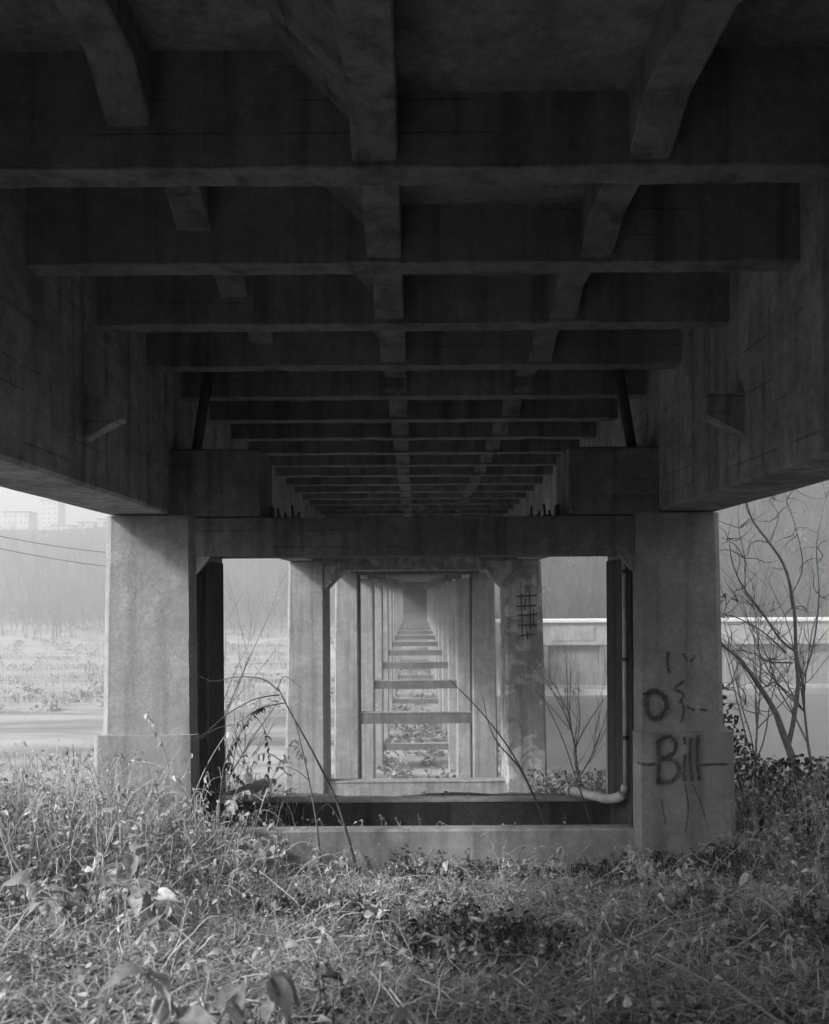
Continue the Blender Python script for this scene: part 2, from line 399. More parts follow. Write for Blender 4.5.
def octo(x0, x1, y0, y1, z, c):
    return [(x0 + c, y0, z), (x1 - c, y0, z), (x1, y0 + c, z), (x1, y1 - c, z), (x1 - c, y1, z), (x0 + c, y1, z), (x0, y1 - c, z), (x0, y0 + c, z)]
def col_mesh(s, xi, xo_t, xo_b, y0, y1, zt, zb, c, n=10, a=0.003, batter=0.0):
    mb = MB(); rings = []
    for k in range(n + 1):
        q = k / n; z = lerp(zb, zt, q); xo = lerp(xo_b, xo_t, q)
        yb = y0 - batter * (1 - q)
        x0, x1 = (xi, xo) if s > 0 else (-xo, -xi)
        rings.append([(p[0] + R.uniform(-a, a), p[1] + R.uniform(-a, a), p[2]) for p in octo(x0, x1, yb, y1, z, c)])
    mb.loft(rings); return mb
def make_pier(n, y0):
    first, second = n == 0, n == 1
    lab = ('nearest concrete bridge pier with painted word Bill on its right column' if first else
           'second concrete bridge pier with haunched corners and peeling patchy right column' if second else
           ('%s concrete bridge pier from the camera, seen through the openings of nearer piers' % ORD[n]) if n < 12 else
           'last concrete bridge pier, framing the dark far abutment')
    t = thing('bridge_pier', lab, 'bridge pier', (0, y0, 0), 'concrete piers of the bridge')
    mat = 'pier_concrete' if n != 1 else 'patchy_concrete'
    dep = 0.15 * D; top = 80 * U
    base = -330 * U if first else (-640 * U if second else (-1240 * U if n < 11 else -1180 * U))
    for s in (-1, 1):
        if first:
            o = col_mesh(s, 220 * U, 306 * U if s > 0 else 310 * U, 310 * U if s > 0 else 315 * U, 0, dep, top, -141 * U, 6.5 * U).build('column', mat, t)
            p = col_mesh(s, 218.6 * U, 318 * U if s > 0 else 322 * U, 320 * U if s > 0 else 324 * U, -0.06, dep + 0.06, -139 * U, base, 5.5 * U).build('pedestal', mat, o)
        else:
            col_mesh(s, 218 * U, 306 * U, 322 * U, 0, dep, top, base, 6 * U, batter=0.1).build('column', mat if s > 0 or n > 1 else 'pier_concrete', t)
        if n in (0, 2):      # thin panel on the inner face, its dark colour painting in the shade
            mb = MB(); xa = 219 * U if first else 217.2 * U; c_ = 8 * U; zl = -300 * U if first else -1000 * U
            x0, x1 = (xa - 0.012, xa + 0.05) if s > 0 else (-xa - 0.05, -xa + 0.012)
            mb.box(x0, x1, c_ - (0 if first else 0.05), dep - c_ * (1.3 if first else 1), zl, 36 * U if first else 79 * U); mb.build('shade_panel', 'shade_concrete', t)
        # end block standing over the pier against each girder
        mb = MB(); x0, x1 = (155 * U, GI + 0.02) if s > 0 else (-GI - 0.02, -155 * U)
        rr = []
        for q in range(5):
            x = lerp(x0, x1, q / 4); rr.append([jit((x, 0.03, 79 * U), .003), jit((x, 0.03, 145 * U), .003), jit((x, 0.05, 147 * U), .003), jit((x, 0.09 * D, 147 * U), .003), jit((x, 0.09 * D, 79 * U), .003)])
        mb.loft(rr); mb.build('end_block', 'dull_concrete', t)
    # cap beam
    if first: zc0, zc1, hx, hz = 39 * U, 77.5 * U, 0.004, 0.004
    elif second: zc0, zc1, hx, hz = 59 * U, 100 * U, 46 * U, 48 * U
    elif n == 2: zc0, zc1, hx, hz = 76 * U, 110 * U, 0.02, 0.02
    else: zc0, zc1, hx, hz = (76 + 15 * (n - 2)) * U, (112 + 15 * (n - 2)) * U, 0.02, 0.02
    xi = 221 * U; yb0, yb1 = 0.05, (0.07 * D if first else dep - 0.05)
    prof = [(-xi, zc1), (-xi, zc0 - hz), (-xi + hx, zc0), (xi - hx, zc0), (xi, zc0 - hz), (xi, zc1)]
    mb = MB(); mb.loft([[(x, y, z) for x, z in prof] for y in (yb0, yb1)])
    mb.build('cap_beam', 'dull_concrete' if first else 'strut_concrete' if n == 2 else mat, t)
    if first:
        for s in (-1, 1):
            mb = MB(); mb.loft([[(s * 219.5 * U, y, 39 * U + .004), (s * 205 * U, y, 39 * U + .004), (s * 219.5 * U, y, 21 * U)] for y in (0.054, 0.15)]); mb.build('haunch', 'pier_concrete', t)
    # lower struts
    if first:
        for (ya, yb, zt, mt) in ((0.02, 0.02 + 15 * U, -236 * U, mat), (0.128 * D, 0.147 * D, -235 * U, 'shade_concrete')):  # back strut is coloured dark for the shade inside the trough
            mb = MB(); rr = []
            for q in range(13):
                x = lerp(-222 * U, 222 * U, q / 12); e = R.uniform(-.004, .004)
                rr.append([(x, ya, base), (x, ya, zt - .025), (x, ya + .025, zt + e), (x, yb, zt), (x, yb, base)])
            mb.loft(rr); mb.build('strut', mt, t)
        mb = MB(); mb.box(-222 * U, 222 * U, 0.128 * D - .004, 0.15 * D, -234.8 * U, -232.5 * U); mb.build('strut_coping', 'pier_concrete', t)
    else:
        lv = [(-455, 44)] + ([(-1000, 44)] if n >= 2 else [])
        for zt, th in lv:
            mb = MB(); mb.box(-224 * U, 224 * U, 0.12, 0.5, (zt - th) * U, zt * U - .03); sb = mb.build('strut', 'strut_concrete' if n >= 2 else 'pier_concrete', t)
            mb = MB(); mb.box(-224 * U, 224 * U, 0.1, 0.52, zt * U - .03, zt * U); mb.build('strut_top', 'pier_concrete', sb)
    return t
PIERS = [make_pier(n, D + n * SPAN) for n in range(13)]
P1 = PIERS[0]

# near abutment, behind the camera
t = thing('abutment', 'concrete abutment wall carrying the near end of the bridge behind the camera', 'abutment', (0, -3.95, -2))
mb = MB(); mb.box(-4.1, 4.1, -1.2, -.06, -.5, 2 + SL - .01); mb.build('wall', 'girder_concrete', t)
for s in (-1, 1):
    mb = MB(); mb.loft([[(s * 4.1, -.1, -.5), (s * 6.8, -2.6, -.5), (s * 6.6, -3.0, -.5), (s * 4.1, -.6, -.5)], [(s * 4.1, -.1, 5.3), (s * 6.8, -2.6, 3.6), (s * 6.6, -3.0, 3.6), (s * 4.1, -.6, 5.3)]]); mb.build('wing_wall', 'girder_concrete', t)
# far abutment
ya = J0 + 13 * SPAN - 0.3
t = thing('abutment', 'dark concrete abutment wall closing the far end of the bridge', 'abutment', (0, ya, -8))
mb = MB(); mb.box(-5.2, 5.2, 0.5, 3.0, 0, 8 + SL); mb.build('wall', 'shade_concrete', t)  # shade beneath the deck end is put into the wall colour
for s in (-1, 1):
    mb = MB(); mb.loft([[(s * 5.2, 0.4, -2), (s * 9.5, 4, -2), (s * 9.2, 4.6, -2), (s * 5.2, 1.1, -2)], [(s * 5.2, 0.4, 10.5), (s * 9.5, 4, 9.2), (s * 9.2, 4.6, 9.2), (s * 5.2, 1.1, 10.5)]])
    mb.build('wing_wall', 'far_concrete', t)

# painted words on the first pier (flat paint lying on the concrete)
def stroke(mb, pts, w, y):
    """a flat painted line through (x, z) points"""
    P_ = [Vector((p[0], 0, p[1])) for p in pts]; Lr = []
    for i, p in enumerate(P_):
        t = (P_[min(i + 1, len(P_) - 1)] - P_[max(i - 1, 0)]).normalized()
        n = Vector((-t.z, 0, t.x)); ww = w * R.uniform(0.8, 1.15) / 2
        Lr.append((p + n * ww, p - n * ww))
    vs = []; fs = []
    for a, b in Lr: vs += [(a.x, y, a.z), (b.x, y, b.z)]
    for i in range(len(Lr) - 1): fs.append((2 * i, 2 * i + 1, 2 * i + 3, 2 * i + 2))
    mb.add(vs, fs)
def smooth_path(pts, n=6):
    out = []
    for i in range(len(pts) - 1):
        p0 = pts[max(i - 1, 0)]; p1 = pts[i]; p2 = pts[i + 1]; p3 = pts[min(i + 2, len(pts) - 1)]
        for k in range(n):
            t = k / n
            out.append(tuple(0.5 * ((2 * p1[j]) + (-p0[j] + p2[j]) * t + (2 * p0[j] - 5 * p1[j] + 4 * p2[j] - p3[j]) * t * t + (-p0[j] + 3 * p1[j] - 3 * p2[j] + p3[j]) * t ** 3) for j in range(len(p1))))
    out.append(tuple(pts[-1])); return out
def paint(name, strokes, plane, d0, pier_y, parent, mat='paint'):
    mb = MB()
    for i, (w, pts) in enumerate(strokes):
        q = [((px - 415) * d0 * U, (594 - py) * d0 * U) for px, py in pts]
        stroke(mb, smooth_path(q) if len(q) > 2 else [q[0], tuple((q[0][j] + q[1][j]) / 2 for j in (0, 1)), q[1]], w * d0 * U, plane - 0.0006 * i)
    o = mb.build(name, mat, parent, fix=False)
    if mat == 'paint' and name != 'paint_drip':
        m3 = MB()
        for i, (w, pts) in enumerate(strokes):
            q = [((px - 415) * d0 * U, (594 - py) * d0 * U) for px, py in pts]
            stroke(m3, smooth_path(q) if len(q) > 2 else q, w * 2.3 * d0 * U, plane + 0.0012 + 0.0002 * i)
        m3.build('overspray', 'overspray', parent, fix=False)
    return o
g_ped = [c for c in P1.children if c.name.startswith('column')]
rc = max(g_ped, key=lambda o: max(v.co.x for v in o.data.vertices)); ped = rc.children[0]
o = paint('painted_word', [
    (4.0, [(657, 743), (658, 763), (657, 784)]),
    (4.0, [(656, 744), (668, 738), (675, 745), (672, 755), (660, 760)]),
    (4.0, [(660, 760), (674, 763), (678, 773), (671, 782), (655, 784)]),
    (3.2, [(684, 756), (683, 770), (684, 783)]),
    (3.2, [(690, 739), (689, 760), (691, 783)]),
    (3.2, [(697, 737), (696, 760), (698, 782)]),
    (2.2, [(636, 764), (646, 766), (654, 765)]),
    (2.2, [(699, 767), (710, 766), (727, 766)]),
    (2.2, [(683, 738), (684, 746)]),
], -0.066, 0.994, 0, ped); o['label'] = 'dark sprayed word Bill with a line through it'
o = paint('paint_drip', [(1.5, [(684, 786), (687, 810), (684, 834)]), (1.2, [(692, 786), (700, 806), (706, 828)]), (1.0, [(660, 800), (664, 826)])], -0.066, 0.994, 0, ped)
for k_, one in enumerate([
    (5.2, [(643, 697), (652, 692), (662, 697), (666, 708), (660, 718), (651, 719), (646, 708), (648, 696), (656, 693)]),
    (3.0, [(668, 653), (667, 664), (669, 675)]), (2.4, [(682, 655), (687, 662)]), (2.4, [(684, 683), (674, 690), (683, 696), (678, 705)]),
    (2.0, [(680, 700), (683, 712), (680, 724)]), (2.2, [(686, 708), (694, 712)]), (2.0, [(699, 711), (706, 712)]), (2.0, [(690, 664), (694, 657)]),
]):
    o = paint('painted_mark', [one], -0.008, 1.0, 0, rc)
    if k_ == 0: o['label'] = 'smudged dark sprayed ring above the word'
P2 = PIERS[1]
rc2 = max([c for c in P2.children if c.name.startswith('column')], key=lambda o: max(v.co.x for v in o.data.vertices))
st = [(1.5, [(517, 597), (536, 596)]), (1.5, [(516, 607), (535, 606)]), (1.5, [(518, 616), (537, 615)]), (1.5, [(517, 626), (536, 625)]), (1.5, [(519, 636), (534, 635)]),
      (1.3, [(521, 594), (522, 640)]), (1.3, [(529, 590), (530, 630)]), (1.3, [(525, 599), (524, 611)]), (1.3, [(533, 610), (533, 628)]), (1.2, [(526, 630), (527, 641)])]
for k_, one in enumerate(st): paint('painted_mark', [one], -0.085 - .0008 * k_, 2.42, 0, rc2, 'dark_paint')

# drain pipes of the first pier
def elbow(a, b, c, n=5): return [tuple((1 - t) ** 2 * a[i] + 2 * t * (1 - t) * b[i] + t * t * c[i] for i in range(3)) for t in [k / n for k in range(n + 1)]]
for s in (-1, 1):
    t = thing('drain_pipe', 'iron drain pipe running down the inside of the %s column of the first pier' % ('left' if s < 0 else 'right'), 'pipe', (s * 228 * U, 1.05 * D, -205 * U), 'drain pipes of the first pier')
    ox, oy, oz = t.location
    mb = MB(); mb.tube([(s * 211 * U - ox, 1.04 * D - oy, 246 * U - oz), (s * 219 * U - ox, 1.036 * D - oy, 190 * U - oz), (s * 227 * U - ox, 1.034 * D - oy, 138 * U - oz)], 0.062, 10)
    mb.build('upper_pipe', 'iron', t, True)
    mb = MB(); px_ = s * 214 * U
    top = (px_, 1.022 * D, 70 * U); bot = (px_, 1.022 * D, -200 * U)
    mb.tube([(p[0] - ox, p[1] - oy, p[2] - oz) for p in (top, (px_, 1.022 * D, -60 * U), bot)], 0.028, 10)
    mb.build('down_pipe', 'pale_pipe' if s > 0 else 'iron', t, True)
    for z in (20, -70, -150):
        mb = MB(); mb.tube([(px_ - ox, 1.022 * D - oy, z * U - oz), (px_ - ox, 1.022 * D - oy, (z + 4) * U - oz)], 0.036, 10); mb.box(min(px_, s * 221 * U) - ox, max(px_, s * 221 * U) - ox, 1.022 * D - oy - 0.01, 1.022 * D - oy + 0.01, z * U - oz + 0.01, (z + 4) * U - oz - 0.01); mb.build('clamp', 'iron', t)
    if s > 0:
        e = elbow((px_, 1.022 * D, -196 * U), (px_, 1.022 * D, -213 * U), (px_ - 16 * U, 1.05 * D, -216 * U))
        end = Vector((176 * U, 1.142 * D, -225 * U))
        pts = [Vector(p) for p in e] + [end]
        mb = MB(); mb.tube([(p[0] - ox, p[1] - oy, p[2] - oz) for p in pts], [0.045, 0.055, 0.06, 0.06, 0.06, 0.06, 0.062], 12, cap=False)
        mb.build('outlet_pipe', 'pale_pipe', t, True)
        mb = MB(); dv = (end - pts[-2]).normalized()
        mb.tube([Vector((p - Vector((ox, oy, oz)))) for p in (end - dv * 0.08, end + dv * 0.005)], 0.078, 12, cap=False); mb.tube([Vector((p - Vector((ox, oy, oz)))) for p in (end - dv * 0.03, end - dv * 0.02)], 0.06, 12); mb.build('pipe_socket', 'pale_pipe', t, True)

# bolts and bearing stubs standing on the first cap beam
for s in (-1, 1):
    t = thing('bearing_bolts', 'rusty bearing bolts standing on the cap beam by the %s end block' % ('left' if s < 0 else 'right'), 'bolts', (s * 136 * U, 1.08 * D, 77.5 * U), 'bearing bolts on the first cap beam')
    mb = MB(); mb.box(-0.16, 0.16, -0.1, 0.1, 0, 0.05); mb.build('plate', 'iron', t)
    mb = MB(); mb.box(s * .25 - .07, s * .25 + .07, -.1, .1, 0, .2); mb.build('bearing_block', 'iron', t)
    for q, (bx_, hh) in enumerate(((-0.12, 0.15), (-0.03, 0.09), (0.06, 0.18), (0.12, 0.10))):
        mb = MB(); mb.tube([(bx_, 0, 0.04), (bx_ + R.uniform(-.02, .02), 0, 0.04 + hh)], 0.017, 6); mb.tube([(bx_, 0, 0.05), (bx_, 0, 0.085)], 0.036, 6); mb.build('bolt', 'iron', t)

# weathered plank lying on the strut at the left
a, b_ = at(222, 802, 1.02), at(262, 786, 1.15)
t = thing('plank', 'weathered broken plank lying across the strut beside the left column', 'plank', a)
for k in range(2):
    mb = MB(); dv = (b_ - a); n_ = Vector((-dv.y, dv.x, 0)).normalized() * 0.09; up = Vector((0, 0, 0.02)); off = Vector((0.02 * k, 0.03 * k, 0.045 * k))
    mb.loft([[p - n_ + off, p + n_ + off, p + n_ + up * 2 + off, p - n_ + up * 2 + off] for p in (Vector((0, 0, 0)), dv * 0.5, dv * (1 + 0.12 * k))]); mb.build('board', 'plank', t)

# ------------------------------------------------------------------ far side: long river-wall building, hill, town
t = thing('river_wall', 'long low concrete river wall with pale coping beyond the right column', 'wall', (43, 129, -14.2))
L0, L1 = -31, 130
mb = MB(); mb.box(L0, L1, 0.6, 7, 0, 6.9); mb.build('lower_wall', 'wall_concrete', t)
mb = MB(); mb.box(L0, L1, 0.15, 7, 6.9, 10.0); mb.build('upper_wall', 'far_concrete', t)
mb = MB(); mb.box(L0 - .2, L1 + .2, -0.25, 7.2, 10.0, 10.34); mb.build('coping', 'coping', t)
mb = MB(); mb.box(L0 - .05, L1 + .05, -0.2, 0.15, 6.75, 7.15); mb.build('string_course', 'far_concrete', t)
mb = MB(); mb.box(L0 - .1, L1 + .1, -0.6, 0.62, 0, 0.9); mb.build('footing_ledge', 'far_concrete', t)
x = L0 + 5.5; k = 0
while x < L1:
    mb = MB(); mb.loft([[(x, 0.1, 0.9), (x + 1.5, 0.1, 0.9), (x + 1.5, 0.62, 0.9), (x, 0.62, 0.9)], [(x, 0.0, 6.6), (x + 1.5, 0.0, 6.6), (x + 1.5, 0.62, 6.6), (x, 0.62, 6.6)], [(x - .2, -0.1, 6.74), (x + 1.7, -0.1, 6.74), (x + 1.7, 0.62, 6.74), (x - .2, 0.62, 6.74)]])
    mb.build('pilaster', 'wall_concrete', t)
    mb = MB(); mb.box(x + 2.0, x + 8.2, 0.05, 0.152, 7.4, 9.5); mb.build('wall_panel', 'far_concrete', t)
    x += 9.0

def building(label, px, py_top, py_base, w_px, y, mat, nw, nf, dep=10, tower=False):
    sc_ = y / 900.0; x = (px - 415) * sc_; w_ = w_px * sc_; zt = (594 - py_top) * sc_; zb = min((594 - py_base) * sc_, gz(x, y) - 1)
    t = thing('building', label, 'building', (x, y, zb), 'buildings on the far hill')
    h_ = zt - zb
    mb = MB(); mb.box(-w_ / 2, w_ / 2, 0, dep, 0, h_); mb.build('wall', mat, t)
    mb = MB(); mb.box(-w_ / 2 - .3, w_ / 2 + .3, -.3, dep + .3, h_, h_ + 0.6); mb.build('roof', 'house_roof', t)
    vis = (py_base - py_top) * sc_
    me = MB(); ww = w_ / nw; hh = vis / nf; me.box(0, ww * .5, -0.08, 0.02, 0, hh * .45); me = me.mesh('window', 'glass')
    for i in range(nw):
        for j in range(nf): link('window', me, t, (-w_ / 2 + ww * (i + .25), -0.01, h_ - hh * (j + .75)))
    return t
building('pale tall tower block rising from the haze at the left edge', 50, 499, 528, 17, 470, 'pale_house', 3, 6)
building('low flat block on the hill skyline right of the tower', 86, 521, 531, 15, 400, 'pale_house', 5, 2)
building('wider flat block on the hill skyline beside the left column', 110, 518, 532, 24, 400, 'pale_house', 6, 2)
building('small pale house on the hillside below the skyline blocks', 84, 537, 546, 13, 370, 'pale_house', 3, 1, 8)
building('dim low building on the hill at the far left edge', 62, 524, 534, 20, 420, 'pale_house', 4, 2)
building('pale block on the hilltop just outside the left column', 16, 510, 530, 26, 430, 'pale_house', 5, 3)

# pale fences in rows across the far flats
for yy, x0, x1, st, hh, nr, lab in ((222, -160, -8, 3.5, 1.75, 2, 'long pale post-and-rail fence farthest across the flats at left'),
                                (186, -110, -14, 2.6, 2.2, 1, 'tall pale post fence second from the hill on the flats at left'),
                                (154, -80, -10, 2.2, 2.3, 1, 'pale post fence in the middle of the flats at left'),
                                (128, -62, -9, 2.0, 2.0, 2, 'pale post-and-rail fence nearest the bridge on the flats at left')):
    t = thing('guard_fence', lab, 'fence', (x0, yy, FLAT), 'pale fences on the far flats')
    mb = MB(); mb.box(0, x1 - x0, -.03, .03, hh - .16, hh - .08); pm = mb.build('rail', 'pale_cane', t)
    if nr > 1: link('rail', pm.data, t, (0, 0, -0.8))
    mb = MB(); mb.box(-.07, .07, -.07, .07, -1, hh); me = mb.mesh('post', 'pale_cane')
    for k in range(int((x1 - x0) / st)): link('post', me, t, (k * st + R.uniform(-.3, .3), 0.05, R.uniform(-.35, .35)), (R.uniform(-.05, .05), R.uniform(-.06, .06), 0))

# utility poles and wires at the left
pole_xy = [(-46, 78), (-23.5, 92)]
tops = []
for k, (x, y) in enumerate(pole_xy):
    zb = FLAT - 1.0; zt = 8.6 if k == 0 else 4.4
    t = thing('utility_pole', 'wooden utility pole %s' % ('beyond the left edge carrying the wires' if k == 0 else 'hidden behind the left column, carrying the wires'), 'pole', (x, y, zb))
    mb = MB(); mb.tube([(0, 0, -1), (0, 0, zt - zb)], [0.17, 0.11], 8); mb.build('pole', 'bark', t)
    mb = MB(); mb.box(-1.2, 1.2, -.06, .06, zt - zb - .7, zt - zb - .5); mb.build('crossarm', 'bark', t)
    tops.append(Vector((x, y, zt)))
for k, (dx, lab) in enumerate(((-1.1, 'upper overhead wire crossing the left gap'), (1.1, 'lower overhead wire crossing the left gap'))):
    a = tops[0] + Vector((dx, 0, -.45 - 1.6 * k)); b_ = tops[1] + Vector((dx, 0, -.45 - 1.6 * k))
    mb = MB(); mb.tube([a.lerp(b_, q / 12) - Vector((0, 0, 1.0 * 4 * (q / 12) * (1 - q / 12))) for q in range(13)], 0.035, 4)
    tag(mb.build('overhead_wire', 'iron'), lab, 'wire', 'overhead wires')

# ------------------------------------------------------------------ vegetation makers
def tree_mesh(rng, h, spread, levels, n0, r0, lean=(0, 0), twist=0.35):
    """returns (trunk MB, [limb MB, ...])"""
    trunk = MB(); limbs = []
    def grow(mb, p, d, L, r, lev):
        n = 5 if lev < 2 else 3; pts = [p.copy()]; rad = [r]; q = p.copy(); dd = d.copy()
        for i in range(n):
            dd = (dd + Vector((rng.uniform(-1, 1), rng.uniform(-1, 1), rng.uniform(-.5, .8))) * twist * 0.55).normalized()
            q = q + dd * L / n; pts.append(q.copy()); rad.append(r * (1 - 0.62 * (i + 1) / n))
        mb.tube(pts, rad, 7 if lev == 0 else (5 if lev == 1 else 3), cap=False)
        return pts, rad, dd
    def rec(mb, p, d, L, r, lev):
        pts, rad, dd = grow(mb, p, d, L, r, lev)
        if lev >= levels: return
        k = rng.randint(2, 4)
        for i in range(k):
            j = rng.randint(1, len(pts) - 1)
            nd = (dd + Vector((rng.uniform(-1, 1), rng.uniform(-1, 1), rng.uniform(-.2, .7))) * spread).normalized()
            rec(mb, pts[j], nd, L * rng.uniform(.5, .75), max(rad[j] * .7, 0.003), lev + 1)
    d0 = Vector((lean[0], lean[1], 1)).normalized()
    pts, rad, dd = grow(trunk, Vector((0, 0, 0)), d0, h * .55, r0, 0)
    for i in range(n0):
        j = rng.randint(2, 5)
        nd = (d0 + Vector((rng.uniform(-1, 1), rng.uniform(-1, 1), rng.uniform(.0, .6))) * spread).normalized()
        mb = MB(); rec(mb, pts[j], nd, h * rng.uniform(.35, .5), rad[j] * .75, 1); limbs.append(mb)
    return trunk, limbs
def leaf_verts(L, w, fold=0.25, droop=0.25):
    """pointed leaf along +X, folded on its midrib"""
    vs = [(0, 0, 0)]; f = []
    xs_ = [0.3, 0.65]; ws = [1.0, 0.75]
    for x, k in zip(xs_, ws):
        z = -droop * L * x * x
        vs += [(x * L, -w / 2 * k, z + fold * w * .5 * k), (x * L, 0, z), (x * L, w / 2 * k, z + fold * w * .5 * k)]
    vs.append((L, 0, -droop * L))
    f = [(0, 1, 2), (0, 2, 3), (1, 4, 5, 2), (2, 5, 6, 3), (4, 7, 5), (5, 7, 6)]
    return vs, f
def put_leaf(mb, p, yaw, pitch, roll, L, w, fold=.25, droop=.25):
    vs, f = leaf_verts(L, w, fold, droop)
    M = Matrix.Translation(p) @ Matrix.Rotation(yaw, 4, 'Z') @ Matrix.Rotation(-pitch, 4, 'Y') @ Matrix.Rotation(roll, 4, 'X')
    mb.add([M @ Vector(v) for v in vs], f)
def in_pier(x, y):
    return (210 * U < abs(x) < 326 * U and 10.35 < y < 12.3) or (abs(x) < 226 * U and (10.45 < y < 10.75 or 11.78 < y < 12.15))

# ---- far wood on the hill (one mass), river brush
rng = random.Random(11)
mb = MB(); protos = []
for k in range(5):
    tr, li = tree_mesh(rng, 12, 0.8, 2, 6, 0.15); m2 = MB(); m2.add(tr.v, tr.f)
    for q in li: m2.add(q.v, q.f)
    protos.append(m2)
cnt = 0
while cnt < 2500:
    y = rng.uniform(150, 460); x = (rng.uniform(-0.5, 0.5) if int(cnt) % 2 else rng.uniform(.1, .5)) * y * 1.05
    if cnt > 1800: y = rng.uniform(142, 260); x = rng.uniform(.08, .5) * y
    elif cnt > 1300: y = rng.uniform(268, 350); x = rng.uniform(-.46, -.08) * y
    elif x < -60 and y > 355: cnt += .2; continue
    if gz(x, y) < FLAT + (3 if cnt <= 1300 else .3): continue
    if abs(x) < 14 and y < 235: continue
    p = protos[rng.randrange(5)]; s_ = rng.uniform(.7, 1.35); a = rng.uniform(0, 6.28); z = gz(x, y) - .3
    ca, sa = cos(a) * s_, sin(a) * s_
    mb.add([(x + v[0] * ca - v[1] * sa, y + v[0] * sa + v[1] * ca, z + v[2] * s_) for v in p.v], p.f); cnt = int(cnt) + 1
tag(mb.build('distant_wood', 'wood_far', fix=False), 'hazy bare winter wood covering the far hillside', 'wood', kind='stuff')
def scrub(mb, rng, x, y, z, r, n, L):
    for i in range(n):
        a = rng.uniform(0, 6.28); q = rng.random() ** .5 * r; hh = rng.uniform(0.05, 1) * r * 1.1 * (1 - (q / r) ** 2 * .6)
        put_leaf(mb, Vector((x + cos(a) * q, y + sin(a) * q, z + hh)), rng.uniform(0, 6.28), rng.uniform(-.8, 1.2), rng.uniform(-1, 1), L * rng.uniform(.6, 1.4), L * rng.uniform(.4, .8))
mb = MB()
for i in range(420):
    y = rng.uniform(105, 300); x = rng.uniform(-0.48, 0.25) * y
    if gz(x, y) < FLAT - .4 or (abs(x) < 6): continue
    scrub(mb, rng, x, y, gz(x, y), rng.uniform(.7, 2.2), 34, 0.55)
for i in range(520):                                  # undergrowth between the trees of the hill
    y = rng.uniform(160, 440); x = rng.uniform(-0.5, 0.5) * y
    if gz(x, y) < FLAT + 2: continue
    scrub(mb, rng, x, y, gz(x, y), rng.uniform(1.5, 4), 26, 1.1)
for i in range(150):                                   # scrub among the far piers
    y = rng.uniform(52, 165); x = rng.uniform(-7, 7)
    scrub(mb, rng, x, y, gz(x, y), rng.uniform(.5, 1.4), 40, 0.4)
tag(mb.build('scrub', 'brush', fix=False), 'low scrub and brush over the far flats and slopes', 'scrub', kind='stuff')
mb = MB()
for i in range(1800):                                  # bare stalks standing on the flats
    y = rng.uniform(104, 230); x = rng.uniform(-0.46, -0.05) * y
    if gz(x, y) < FLAT - .5: continue
    h_ = rng.uniform(.8, 3.2); z = gz(x, y)
    mb.tube([(x, y, z), (x + rng.uniform(-.3, .3), y, z + h_ * .5), (x + rng.uniform(-.6, .6), y, z + h_)], [0.05, .04, .02], 3, cap=False)
tag(mb.build('reed_stalks', 'pale_cane', fix=False), 'pale bare stalks standing on the far flats at left', 'reeds', kind='stuff')
# ------------------------------------------------------------------ undergrowth near the camera
rng = random.Random(5)
def region(rng):
    y = 3.2 + rng.random() ** 0.8 * 9.3
    x = rng.uniform(-0.56, 0.56) * (y + 0.6)
    return x, y
def tall(x, y):
    """how tall the weeds stand"""
    left = sstep(-0.7, -2.6, x) * sstep(5.0, 7.5, y); right = sstep(3.0, 4.2, x) * sstep(4.5, 7, y)
    return 0.10 + 0.50 * left + 0.42 * right + 0.08 * max(0, wob(x, y, 0.8, 4))
mb = MB()
for i in range(80000):                                # dry grass and straw
    x, y = region(rng)
    if in_pier(x, y): continue
    T = tall(x, y); cl = wob(x, y, 1.6, 7)
    if cl + .8 * wob(x, y, .55, 21) < rng.uniform(-.9, .45) - .1: continue
    z = gz(x, y) - .01; flat_ = rng.random() < (0.78 if T < .3 else 0.55)
    L = rng.uniform(.05, .22) * (1 + T * .9); a = rng.uniform(0, 6.28); el = rng.uniform(.0, .4) if flat_ else rng.uniform(.4, 1.45)
    d = Vector((cos(a) * cos(el), sin(a) * cos(el), sin(el))); sd_ = Vector((-sin(a), cos(a), 0)) * rng.uniform(.0015, .0045)
    p0 = Vector((x, y, z + (rng.uniform(0, .05 + T * .5) if flat_ else 0))); p1 = p0 + d * L * .5 + Vector((rng.uniform(-1, 1), rng.uniform(-1, 1), 0)) * L * .08
    p2 = p0 + d * L + Vector((cos(a), sin(a), -.6 if not flat_ else -.1)) * L * rng.uniform(.05, .4)
    mb.add([p0 - sd_, p0 + sd_, p1 + sd_ * .8, p1 - sd_ * .8, p2], [(0, 1, 2, 3), (3, 2, 4)])
tag(mb.build('dry_grass', 'dry_grass', fix=False), 'matted dry grass and straw covering the ground before the pier', 'grass', kind='stuff')
mb = MB()
for i in range(26000):                                # fallen leaves
    x, y = region(rng)
    if in_pier(x, y): continue
    L = rng.uniform(.02, .065)
    if wob(x, y, 1.3, 2) < rng.uniform(-.6, .5): continue
    put_leaf(mb, Vector((x, y, gz(x, y) + rng.uniform(.0, .05) + .12 * rng.random() ** 4)), rng.uniform(0, 6.28), rng.uniform(-.5, .5), rng.uniform(-.7, .7), L, L * rng.uniform(.4, .75), rng.uniform(-.4, .6), rng.uniform(-.4, .5))
tag(mb.build('leaf_litter', 'litter', fix=False), 'fallen dry leaves scattered over the ground', 'leaf litter', kind='stuff')
mb = MB(); ms = MB()
